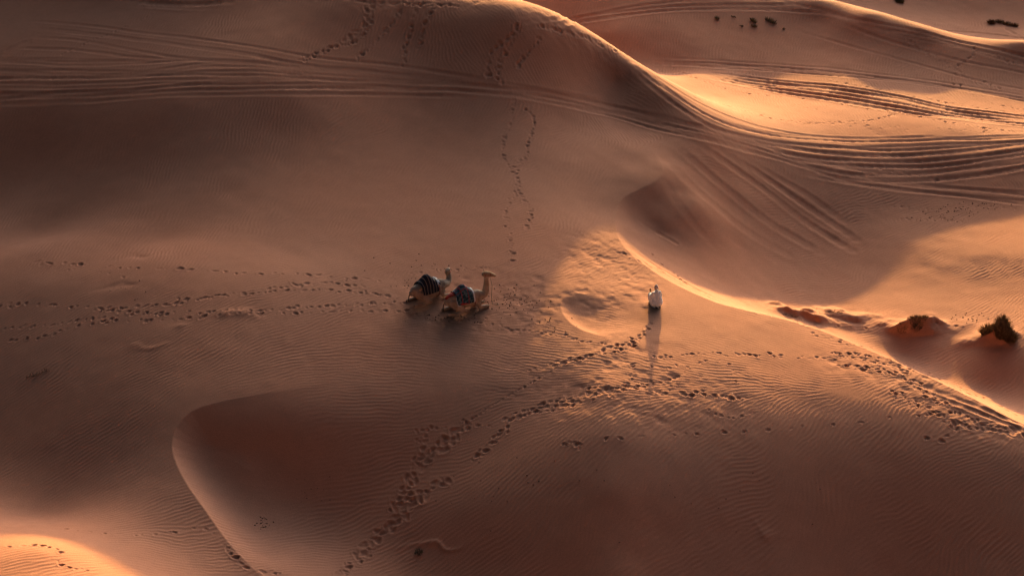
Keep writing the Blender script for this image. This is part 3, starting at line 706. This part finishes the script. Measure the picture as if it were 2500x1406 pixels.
# ------------------------------------------------------------------ camels
def camel(px, py, yaw, coat, cloth, trimmat, label, neck, head_dir, tilt=0, kind=0):
    x, y, z = ground(px, py)
    root = empty('camel', (x, y, z-.03), math.radians(yaw)); tag(root, label, 'camel', 'camels resting on the sand'); root.scale = (1.0,)*3
    b = Loft()
    b.tube([(-.93,0,.60,.13,.15), (-.82,0,.62,.25,.26), (-.58,0,.62,.33,.35), (-.25,0,.58,.38,.38), (.10,0,.55,.40,.38), (.42,0,.55,.36,.36), (.70,0,.60,.27,.32), (.88,0,.62,.17,.22)], 20)
    b.tube([(-.45,0,.80,.12,.10), (-.25,0,.92,.13,.17), (-.10,0,.99,.13,.20), (.08,0,.94,.13,.16), (.28,0,.82,.13,.10)], 16)
    b.tube(neck, 14, (0, 1, 0))
    # head: brow, cheek, muzzle and lips
    hx, hy, hz = neck[-1][:3]; hd = Vector(head_dir).normalized(); sd = hd.cross(Vector((0, 0, 1))).normalized()
    def hp(f, s_, u): v = Vector((hx, hy, hz))+hd*(f-.05)*1.12+sd*s_*1.2+Vector((0, 0, 1))*u*1.2; return (v.x, v.y, v.z)
    b.tube([(*hp(-.06,0,.05),.105,.12), (*hp(.05,0,.07),.12,.135), (*hp(.16,0,.055),.105,.12), (*hp(.27,0,.02),.08,.09), (*hp(.36,0,-.01),.07,.075), (*hp(.41,0,-.035),.058,.058)], 14)
    b.tube([(*hp(.08,0,-.02),.06,.05), (*hp(.28,0,-.045),.045,.035), (*hp(.38,0,-.07),.035,.025)], 10)
    for s_ in (-1, 1):
        b.tube([(*hp(-.03,s_*.075,.13),.026,.02), (*hp(-.06,s_*.10,.20),.028,.014), (*hp(-.075,s_*.105,.245),.012,.008)], 8)
        b.tube([(*hp(.10,s_*.075,.105),.026,.024), (*hp(.14,s_*.075,.10),.022,.02)], 8)        # brow ridge over the eye
        # hind leg: thigh forward to the stifle, shank back to the hock, foot folded forward
        b.tube([(-.70,s_*.20,.60,.17,.20), (-.52,s_*.30,.42,.16,.22), (-.30,s_*.37,.25,.11,.15), (-.14,s_*.40,.13,.075,.09)], 14)
        b.tube([(-.14,s_*.40,.11,.07), (-.45,s_*.39,.12,.06), (-.80,s_*.34,.14,.055), (-1.0,s_*.32,.13,.055)], 10)
        b.tube([(-1.0,s_*.32,.10,.05), (-.80,s_*.36,.06,.045), (-.62,s_*.39,.05,.05), (-.52,s_*.40,.045,.085,.045)], 10)
        # fore leg folded under: shoulder, elbow, knee on the ground, cannon folded back
        b.tube([(.62,s_*.22,.56,.13,.17), (.56,s_*.29,.36,.10,.13), (.60,s_*.30,.20,.07,.09)], 12)
        b.tube([(.58,s_*.29,.18,.07), (.80,s_*.27,.15,.062), (1.04,s_*.24,.11,.065), (1.10,s_*.24,.09,.06)], 10)
        b.tube([(1.10,s_*.24,.07,.05), (.90,s_*.26,.05,.042), (.70,s_*.29,.045,.05), (.62,s_*.30,.04,.07,.04)], 10)
    b.tube([(.30,0,.22,.12,.10), (.52,0,.16,.14,.09), (.70,0,.22,.10,.10)], 10)     # chest pad
    bo = link('body', b.mesh('camel_body'), coat, root); skin(bo, .017, 5)
    t = Loft().tube([(-.98,0,.66,.035), (-1.06,.02,.52,.025), (-1.08,.03,.38,.022), (-1.09,.03,.28,.032), (-1.08,.03,.18,.012)], 8)
    to = link('tail', t.mesh('camel_tail'), M_tail, root)
    # blanket over the hump: rows along the back, columns over it
    def shell(x0, x1, a0, a1, off, name, mat, nu=26, nv=36, ragged=.0):
        V = []; Fc = []; r = random.Random(7+kind)
        for i in range(nu+1):
            u = i/nu; xx = x0+(x1-x0)*u
            hgt = 1.0+.31*math.exp(-((xx+.10)/.27)**2)+off
            ry = .425-.05*abs(xx+.1)+off
            for j in range(nv+1):
                v = j/nv; th = a0+(a1-a0)*v
                fold = .012*math.sin(th*9+xx*7)*min(1, abs(th)/1.2)
                if abs(th) <= math.pi/2:
                    s_ = math.sin(th); c_ = math.cos(th)
                    yy = (ry+fold)*math.copysign(abs(s_)**.95, s_)*(1-.22*max(0, (hgt-1.08))*c_*3)
                    zz = .60+(hgt-.60)*c_**.92
                else:
                    yy = math.copysign(ry+fold, th); zz = .60-(abs(th)-math.pi/2)*.4
                xj = xx + (ragged*(math.sin(7*th)+.6*math.sin(17*th)) if i in (0, nu) else 0)
                V.append((xj, yy, zz))
        for i in range(nu):
            for j in range(nv):
                q = i*(nv+1)+j; Fc.append((q, q+1, q+nv+2, q+nv+1))
        me = bpy.data.meshes.new(name); me.from_pydata(V, [], Fc)
        o = link(name, me, mat, root); s2 = o.modifiers.new('Solidify', 'SOLIDIFY'); s2.thickness = .016; s2.offset = 0; return o
    A0 = 1.75
    bl = shell(-.56, .30, -A0, A0, .02, 'saddle_blanket', cloth, ragged=.012)
    if kind == 0:
        tr = shell(.27, .42, -1.05, 1.05, .026, 'blanket_trim', trimmat, 6, 24)
    else:
        tr = shell(.27, .34, -1.7, 1.7, .026, 'blanket_trim', trimmat, 4, 30)
        for s_ in (-1, 1):
            t2 = Loft().tube([(-.56, s_*.30, .88, .02), (-.57, s_*.42, .66, .022), (-.54, s_*.45, .52, .022), (-.40, s_*.46, .485, .02)], 8)
            link('blanket_edging', t2.mesh('blanket_edging'), trimmat, root)
        # padded crupper that runs back over the rump
        c2 = Loft().tube([(-.52,0,.99,.20,.035), (-.68,0,.935,.15,.04), (-.84,0,.88,.10,.045), (-.95,0,.80,.08,.05)], 14)
        link('crupper', c2.mesh('crupper'), M_red, root)
    # girth strap and halter
    g = Loft(); ring = [(.36, .41*math.sin(t_), .56+.40*math.cos(t_), .014) for t_ in np.linspace(-math.pi*.98, math.pi*.98, 26)]
    g.tube(ring, 6); link('girth_strap', g.mesh('girth_strap'), M_red, root)
    h = Loft()
    for f_, rs_, rz_ in ((.22, .088, .088), (-.02, .105, .12)):
        ringp = []
        for t_ in np.linspace(0, 2*math.pi, 16):
            ringp.append((*hp(f_, rs_*math.cos(t_), .035+rz_*math.sin(t_)), .010))
        h.tube(ringp, 6)
    for s_ in (-1, 1): h.tube([(*hp(-.02,s_*.10,.03),.009), (*hp(.22,s_*.08,.02),.009)], 6)
    link('halter', h.mesh('halter'), M_red, root)
    if kind == 1:   # lead rope lying in front of the chest
        rp = Loft().tube([(*hp(.2,0,-.05),.011), (1.36,-.1,1.0,.011), (1.30,-.15,.5,.011), (1.32,-.2,.12,.011), (1.55,-.3,.06,.012), (1.75,-.05,.05,.012), (1.5,.1,.05,.012)], 6)
        link('lead_rope', rp.mesh('lead_rope'), M_rope, root)
    return root
M_tail = coatmat('tail_hair', (.035,.025,.02), (.09,.06,.045), 20)
M_red = coatmat('red_webbing', (.30,.03,.025), (.42,.06,.04), 14, bump=0)
M_rope = coatmat('rope', (.42,.30,.2), (.5,.36,.25), 30, bump=0)
coat1 = coatmat('brown_coat', (.31,.20,.14), (.45,.31,.23), 4)
coat2 = coatmat('sandy_coat', (.34,.23,.16), (.50,.36,.27), 4)
M_white = coatmat('white_cloth', (.62,.62,.64), (.8,.8,.8), 9, bump=0)
def stripes(name, ground_c, stripe_c, freq, duty, second=None):
    m, N_, L_, b_ = newmat(name); b_.inputs['Roughness'].default_value = .95; b_.inputs['Specular IOR Level'].default_value = .1
    tc_ = N_.new('ShaderNodeTexCoord'); sp = N_.new('ShaderNodeSeparateXYZ'); L_.new(tc_.outputs['Object'], sp.inputs[0])
    def band(sock, fr, du):
        a_ = N_.new('ShaderNodeMath'); a_.operation = 'MULTIPLY'; a_.inputs[1].default_value = fr; L_.new(sock, a_.inputs[0])
        f_ = N_.new('ShaderNodeMath'); f_.operation = 'FRACT'; L_.new(a_.outputs[0], f_.inputs[0])
        l_ = N_.new('ShaderNodeMath'); l_.operation = 'LESS_THAN'; l_.inputs[1].default_value = du; L_.new(f_.outputs[0], l_.inputs[0]); return l_.outputs[0]
    def mix(fac, a_, b2):
        mm = N_.new('ShaderNodeMix'); mm.data_type = 'RGBA'; L_.new(fac, mm.inputs['Factor'])
        for s_, v_ in ((6, a_), (7, b2)):
            if isinstance(v_, tuple): mm.inputs[s_].default_value = (*v_, 1)
            else: L_.new(v_, mm.inputs[s_])
        return mm.outputs[2]
    nz = N_.new('ShaderNodeTexNoise'); nz.inputs['Scale'].default_value = 18; L_.new(tc_.outputs['Object'], nz.inputs['Vector'])
    c_ = mix(nz.outputs['Fac'], ground_c, tuple(v*2.0+.01 for v in ground_c))
    if second:
        vo = N_.new('ShaderNodeTexVoronoi'); vo.inputs['Scale'].default_value = 9; L_.new(tc_.outputs['Object'], vo.inputs['Vector'])
        l_ = N_.new('ShaderNodeMath'); l_.operation = 'GREATER_THAN'; l_.inputs[1].default_value = .55; L_.new(vo.outputs['Distance'], l_.inputs[0])
        c_ = mix(l_.outputs[0], c_, second)
        c_ = mix(band(sp.outputs[1], 4.2, .12), c_, (.34,.04,.05))
    c_ = mix(band(sp.outputs[0], freq, duty), c_, stripe_c)
    L_.new(c_, b_.inputs['Base Color']); return m
cl1 = stripes('black_striped_cloth', (.012,.013,.02), (.36,.24,.19), 6.3, .12)
cl2 = stripes('teal_woven_cloth', (.012,.035,.05), (.40,.06,.06), 3.1, .10, (.10,.16,.19))
def patch_trim():
    m, N_, L_, b_ = newmat('white_patterned_cloth'); b_.inputs['Roughness'].default_value = .95
    tc_ = N_.new('ShaderNodeTexCoord'); vo = N_.new('ShaderNodeTexVoronoi'); vo.inputs['Scale'].default_value = 11; L_.new(tc_.outputs['Object'], vo.inputs['Vector'])
    rp = N_.new('ShaderNodeValToRGB'); rp.color_ramp.interpolation = 'CONSTANT'; rp.color_ramp.elements[0].color = (.75,.74,.76,1); rp.color_ramp.elements[1].position = .52; rp.color_ramp.elements[1].color = (.03,.03,.05,1)
    L_.new(vo.outputs['Distance'], rp.inputs[0]); L_.new(rp.outputs[0], b_.inputs['Base Color']); return m
neck1 = [(.68,0,.66,.24,.30), (.88,.03,.60,.20,.26), (1.06,.08,.56,.17,.20), (1.20,.14,.60,.15,.17), (1.28,.20,.72,.13,.14), (1.30,.26,.86,.12), (1.28,.29,.97,.11)]
neck2 = [(.66,0,.66,.24,.30), (.86,0,.60,.21,.27), (1.02,0,.66,.18,.22), (1.10,0,.86,.16,.18), (1.12,0,1.12,.14), (1.12,0,1.36,.125), (1.12,0,1.54,.115)]
camel(1047, 731, 36, coat1, cl1, patch_trim(), 'brown camel lying behind the other, black striped blanket with white patterned front', neck1, (.75, .75, .05), kind=0)
camel(1135, 756, 27, coat2, cl2, M_white, 'sandy camel lying in front with raised head, teal and red woven blanket edged in white', neck2, (.9, -.35, .0), kind=1)

# ------------------------------------------------------------------ the kneeling man
def man(px, py, yaw):
    x, y, z = ground(px, py)
    root = empty('person', (x, y, z-.015), math.radians(yaw))
    root.scale = (.90, .90, .95)
    tag(root, 'person in white robe and patterned headscarf kneeling on sunlit sand, back turned', 'person')
    b = Loft()
    b.tube([(-.02,0,.24,.15,.16), (0,0,.38,.14,.11), (.02,0,.54,.165,.115), (.03,0,.68,.185,.11), (.03,0,.76,.14,.09), (.035,0,.80,.07,.07)], 16)
    b.tube([(.035,0,.78,.055), (.05,0,.88,.052)], 10)
    # head turned to the left
    hd = Vector((math.cos(math.radians(38)), math.sin(math.radians(38)), 0)); hs = Vector((-hd.y, hd.x, 0)); hc = Vector((.06, .01, .985))
    def hp(f, s_, u): v = hc+hd*f+hs*s_+Vector((0, 0, u)); return (v.x, v.y, v.z)
    b.tube([(*hp(.035,0,-.085),.045,.05), (*hp(.02,0,-.04),.062,.075), (*hp(.005,0,.01),.072,.09), (*hp(0,0,.06),.07,.085), (*hp(0,0,.095),.045,.055)], 14, tuple(hd))
    b.tube([(*hp(.085,0,.015),.010), (*hp(.108,0,-.012),.013), (*hp(.10,0,-.022),.016)], 8)          # nose
    b.tube([(*hp(.088,-.022,-.047),.007), (*hp(.096,0,-.047),.009), (*hp(.088,.022,-.047),.007)], 6)  # lips
    for s_ in (-1, 1):
        b.tube([(*hp(-.005,s_*.072,.012),.012), (*hp(-.012,s_*.078,-.012),.011)], 6)                 # ears
        b.tube([(*hp(.078,s_*.034,.034),.012), (*hp(.074,s_*.05,.034),.009)], 6)                      # brows
        # legs folded under: thigh, shin, foot
        b.tube([(.0,s_*.10,.24,.10,.10), (.20,s_*.14,.20,.088,.088), (.40,s_*.16,.13,.07,.07)], 12)
        b.tube([(.41,s_*.16,.09,.06), (.15,s_*.15,.075,.058), (-.14,s_*.12,.06,.042)], 10)
        b.tube([(-.12,s_*.12,.055,.042,.035), (-.24,s_*.10,.04,.045,.028), (-.31,s_*.09,.03,.04,.018)], 10)
        # arm raised in front
        b.tube([(.03,s_*.19,.73,.058), (.11,s_*.24,.56,.05), (.20,s_*.25,.43,.043)], 10)
        b.tube([(.20,s_*.25,.43,.043), (.31,s_*.22,.54,.036), (.385,s_*.18,.655,.026)], 10)
        # hand: palm, four fingers and a thumb from its side, slightly cupped
        w_ = Vector((.39, s_*.175, .67)); ux = Vector((.15, -s_*.05, .99)).normalized(); sx = Vector((.55, s_*.80, -.03)).normalized(); nx2 = ux.cross(sx)*-s_
        def pp(u, s2, n_, r): v = w_+ux*u+sx*s2+nx2*n_; return (v.x, v.y, v.z, r)
        b.tube([pp(0,0,0,.024)[:3]+(.028,.018), pp(.045,0,0,.0)[:3]+(.036,.017), pp(.085,0,.002,.0)[:3]+(.038,.015)], 10)
        for k, (o_, l_) in enumerate(((-.030,.062), (-.010,.074), (.010,.078), (.030,.068))):
            b.tube([pp(.085,o_,.002,.0088), pp(.085+l_*.45,o_*1.08,.010,.0082), pp(.085+l_*.8,o_*1.05,.024,.0075), pp(.085+l_,o_,.036,.0065)], 7)
        b.tube([pp(.025,-.034,.004,.011), pp(.055,-.058,.012,.0095), pp(.085,-.066,.022,.008)], 7)
    bo = link('body', b.mesh('person_body'), M_skin, root); skin(bo, .008, 2)
    # robe
    r = Loft()
    r.tube([(.02,0,.05,.27,.25), (.03,0,.14,.33,.35), (.03,0,.26,.35,.36), (.02,0,.38,.31,.31), (.02,0,.50,.265,.24), (.03,0,.62,.255,.19), (.03,0,.72,.24,.155), (.03,0,.78,.19,.12), (.035,0,.82,.10,.09)], 26, (1, 0, 0))
    r.tube([(.10,0,.20,.29,.17), (.30,0,.16,.29,.14), (.44,0,.12,.25,.11)], 16)
    for s_ in (-1, 1):
        r.tube([(.03,s_*.17,.735,.088), (.10,s_*.25,.57,.10), (.18,s_*.28,.41,.12)], 12)
        r.tube([(.18,s_*.28,.41,.12), (.27,s_*.25,.48,.11), (.335,s_*.215,.565,.09)], 12)
    ro = link('robe', r.mesh('robe'), M_robe, root); skin(ro, .014, 3)
    dt = bpy.data.textures.new('cloth_folds', 'CLOUDS'); dt.noise_scale = .16; dt.noise_depth = 2
    dm = ro.modifiers.new('Folds', 'DISPLACE'); dm.texture = dt; dm.strength = .05; dm.mid_level = .5; dm.texture_coords = 'LOCAL'
    # headscarf wound round the head with the end hanging behind
    s = Loft()
    s.tube([(*hp(-.012,0,.02),.086,.088), (*hp(-.012,0,.055),.094,.104), (*hp(-.01,0,.09),.088,.10), (*hp(-.01,0,.125),.062,.072)], 16, tuple(hd))
    s.tube([(*hp(.055,-.07,.045),.018), (*hp(.092,0,.060),.018), (*hp(.06,.07,.045),.018), (*hp(0,.10,.04),.018), (*hp(-.09,.03,.035),.02), (*hp(-.09,-.04,.035),.02), (*hp(0,-.10,.04),.018), (*hp(.055,-.07,.045),.018)], 8)
    s.tube([(*hp(-.085,-.03,.05),.035,.02), (*hp(-.095,-.03,-.02),.045,.022), (*hp(-.10,-.02,-.10),.045,.018), (*hp(-.12,-.01,-.18),.04,.014), (*hp(-.125,.0,-.25),.026,.01)], 10, tuple(hd))
    so = link('headscarf', s.mesh('headscarf'), M_scarf, root); skin(so, .008, 2)
M_skin = coatmat('skin', (.10,.050,.034), (.13,.068,.045), 12, rough=.6, bump=0)
M_robe = coatmat('white_robe', (.94,.96,1.0), (.95,.97,1.0), 5, rough=.85, bump=.15)
def scarf():
    m, N_, L_, b_ = newmat('checked_scarf'); b_.inputs['Roughness'].default_value = .9
    tc_ = N_.new('ShaderNodeTexCoord'); ck = N_.new('ShaderNodeTexVoronoi'); ck.inputs['Scale'].default_value = 26; L_.new(tc_.outputs['Object'], ck.inputs['Vector'])
    rp = N_.new('ShaderNodeValToRGB'); rp.color_ramp.elements[0].color = (.40,.10,.10,1); rp.color_ramp.elements[1].position = .45; rp.color_ramp.elements[1].color = (.72,.66,.68,1)
    L_.new(ck.outputs['Distance'], rp.inputs[0]); L_.new(rp.outputs[0], b_.inputs['Base Color']); return m
M_scarf = scarf()
man(1602, 747, 112)

# ------------------------------------------------------------------ desert grass and scrub
def leafmat(name, c1, c2):
    m = coatmat(name, c1, c2, 7, rough=.9, bump=0); return m
M_dry = leafmat('dry_grass', (.11,.07,.042), (.27,.175,.105))
M_green = leafmat('scrub_green', (.11,.10,.065), (.22,.19,.12))
def tuft(name, px, py, r, h, n, mat, label, cat, group=None, seed=0, lean=.0, blade=.014, spread=.8, clumps=1, stretch=1.0):
    gx_, gy_, gz = ground(px, py); R_ = random.Random(seed); V = []; Fc = []
    root_pts = [(0, 0)]+[(R_.uniform(-r, r)*.7*stretch, R_.uniform(-r, r)*.5) for _ in range(clumps-1)]
    xs_, ys_ = [], []
    items = []
    for k in range(n):
        cx_, cy_ = root_pts[R_.randrange(clumps)]
        a_ = R_.uniform(0, 2*math.pi); q = math.sqrt(R_.random())
        bx, by = cx_+math.cos(a_)*q*r*.62*stretch/(clumps**.4), cy_+math.sin(a_)*q*r*.62/(clumps**.4)
        items.append((bx, by, a_, q))
    zz = ztop(np.array([gx_+i[0] for i in items]), np.array([gy_+i[1] for i in items]))
    for (bx, by, a_, q), z0 in zip(items, zz):
        z0 = float(z0)-gz-.02
        L_ = h*R_.uniform(.45, 1.1)*(1-.45*q*q); out = spread*q*R_.uniform(.5, 1.3)+R_.uniform(-.15, .15)
        dx, dy = math.cos(a_)*out+lean, math.sin(a_)*out; d = Vector((dx, dy, 1)).normalized()
        side = d.cross(Vector((R_.uniform(-1, 1), R_.uniform(-1, 1), .1))).normalized()*blade*R_.uniform(.6, 1.3)
        p0 = Vector((bx, by, z0)); p1 = p0+d*L_*.55; p2 = p0+d*L_+Vector((dx*.22, dy*.22, -.10))*L_
        i0 = len(V); V += [p0-side, p0+side, p1+side*.7, p1-side*.7, p2]
        Fc += [(i0, i0+1, i0+2, i0+3), (i0+3, i0+2, i0+4)]
    me = bpy.data.meshes.new(name); me.from_pydata([tuple(v) for v in V], [], Fc)
    o = link(name, me, mat, None, False); o.location = (gx_, gy_, gz); tag(o, label, cat, group); return o
tuft('grass_clump', 2441, 829, 1.0, .62, 5200, M_dry, 'tall domed clump of dark dry grass on the mound at the right edge', 'grass clump', seed=1, clumps=5, blade=.010)
tuft('grass_clump', 2226, 806, .72, .20, 1100, M_dry, 'low ragged dark grass on top of the wide sand mound behind the sunlit ridge', 'grass clump', seed=2, clumps=7, stretch=1.3, spread=1.1, blade=.010)
def twigs(px, py, r, h, n, label, seed):
    gx_, gy_, gz = ground(px, py); R_ = random.Random(seed); V = []; Fc = []
    def bar(a_, b_, w_):
        d = (b_-a_).normalized(); u = d.cross(Vector((.3, .2, 1))).normalized()*w_; v = d.cross(u).normalized()*w_; i0 = len(V)
        V.extend([a_+u, a_+v, a_-u, a_-v, b_+u*.5, b_+v*.5, b_-u*.5, b_-v*.5])
        Fc.extend([(i0+k, i0+(k+1) % 4, i0+4+(k+1) % 4, i0+4+k) for k in range(4)]+[(i0+3, i0+2, i0+1, i0), (i0+4, i0+5, i0+6, i0+7)])
    stem = [Vector((-r+2*r*k/6, .06*math.sin(k*1.7), 0)) for k in range(7)]
    for p in stem: p.z = float(ztop(gx_+p.x, gy_+p.y)[0])-gz+.015
    for k in range(6): bar(stem[k], stem[k+1], .012)
    for k in range(n):
        p = stem[R_.randrange(6)].lerp(stem[R_.randrange(1, 7)], .5) if R_.random() < .4 else stem[R_.randrange(7)]
        p = Vector((p.x, p.y, float(ztop(gx_+p.x, gy_+p.y)[0])-gz+.005))
        q = p+Vector((R_.uniform(-.6, .6), R_.uniform(-.5, .5), R_.uniform(.3, 1)))*h*1.3
        bar(p, q, .007); bar(p.lerp(q, .55), p.lerp(q, .55)+Vector((R_.uniform(-1, 1), R_.uniform(-1, 1), .7))*h*.5, .005)
    me = bpy.data.meshes.new('twigs'); me.from_pydata([tuple(v) for v in V], [], Fc)
    o = link('twigs', me, M_dry, None, False); o.location = (gx_, gy_, gz); tag(o, label, 'twigs')
G2 = 'small green shrubs on the shaded far dune'
for k, (px, py, r, h, n, lab) in enumerate([
    (1750, 46, .30, .30, 104, 'small green shrub leftmost on the shaded far dune'),
    (1790, 42, .22, .16, 44, 'faint low green shrub second from left on the shaded far dune'),
    (1838, 52, .36, .34, 128, 'upright green shrub in the middle of the far dune group'),
    (1842, 66, .28, .26, 88, 'straggly green shrub just below the upright one on the far dune'),
    (1812, 66, .18, .16, 36, 'tiny dull shrub low and left of the straggly one on the far dune'),
    (1876, 50, .50, .34, 184, 'widest and greenest shrub on the shaded far dune'),
    (1914, 72, .20, .16, 36, 'small faded shrub rightmost and lowest of the far dune group')]):
    tuft('shrub', px, py, r, h, n, M_green, lab, 'shrub', G2, seed=10+k, blade=.016, clumps=3)
tuft('shrub', 2196, 4, .5, .35, 350, M_green, 'dark shrub cut by the top edge of the picture on the farthest dune', 'shrub', seed=20, blade=.022)
tuft('shrub', 2420, 57, .42, .36, 420, M_dry, 'left one of the two dark shrubs above the sunlit strip at top right', 'shrub', 'two dark shrubs above the sunlit strip', seed=21, blade=.022)
tuft('shrub', 2458, 60, .58, .34, 480, M_dry, 'right and wider one of the two dark shrubs above the sunlit strip at top right', 'shrub', 'two dark shrubs above the sunlit strip', seed=22, blade=.022, clumps=3, stretch=1.3)
tuft('shrub', 1022, 1348, .24, .16, 150, M_green, 'small dark shrub beside the footprint trail at the bottom, sand streaming off it', 'shrub', seed=23, blade=.01)
twigs(92, 914, .55, .16, 26, 'sparse dead twigs sticking out of the shaded sand at the left', 24)
twigs(1928, 777, .35, .14, 14, 'few dry stalks on the low sand hump where the sunlit ridge meets the bowl', 25)
twigs(2038, 776, .35, .10, 16, 'flat dry twigs on top of the second low sand hump behind the ridge', 26)
# scattered dung pellets, bits of stalk and pebbles
def pebbles():
    R_ = np.random.RandomState(8); P = []
    for px, py, sx, sy, n in [(1240,735,75,30,95), (1100,775,80,14,35), (1000,690,60,20,14), (1050,650,120,20,18), (1340,790,50,25,20), (2330,515,70,12,45), (2400,500,60,10,25), (2290,535,70,6,14), (2360,775,50,12,26), (780,1190,60,40,14), (640,1275,18,14,22), (1250,1180,250,90,22), (1800,1200,300,80,14), (300,720,200,40,14), (1995,760,10,14,4)]:
        P += list(zip(px+R_.randn(n)*sx*.55, py+R_.randn(n)*sy*.55))
    P = np.array(P); x, y, z = unproj(zg, P[:, 0], P[:, 1]); z = ztop(x, y); V = []; Fc = []
    for i in range(len(x)):
        s_ = R_.uniform(.014, .034); a_ = R_.uniform(0, 6.28); e_ = R_.uniform(1, 1.9)
        n0 = len(V)
        for (vx, vy, vz) in ((1,0,0),(0,1,0),(-1,0,0),(0,-1,0),(0,0,1),(0,0,-1),(.7,.7,.3),(-.7,.7,.2),(-.6,-.7,.3),(.7,-.6,.2)):
            X, Y = vx*s_*e_, vy*s_; V.append((x[i]+X*math.cos(a_)-Y*math.sin(a_), y[i]+X*math.sin(a_)+Y*math.cos(a_), z[i]+vz*s_*.7+s_*.2))
        for t_ in ((0,6,4),(6,1,4),(1,7,4),(7,2,4),(2,8,4),(8,3,4),(3,9,4),(9,0,4),(6,0,5),(1,6,5),(7,1,5),(2,7,5),(8,2,5),(3,8,5),(9,3,5),(0,9,5)): Fc.append(tuple(n0+q for q in t_))
    me = bpy.data.meshes.new('pebbles'); me.from_pydata(V, [], Fc)
    o = link('pebbles', me, coatmat('dark_pellets', (.03,.02,.016), (.09,.055,.04), 3, bump=0)); o['kind'] = 'stuff'
pebbles()
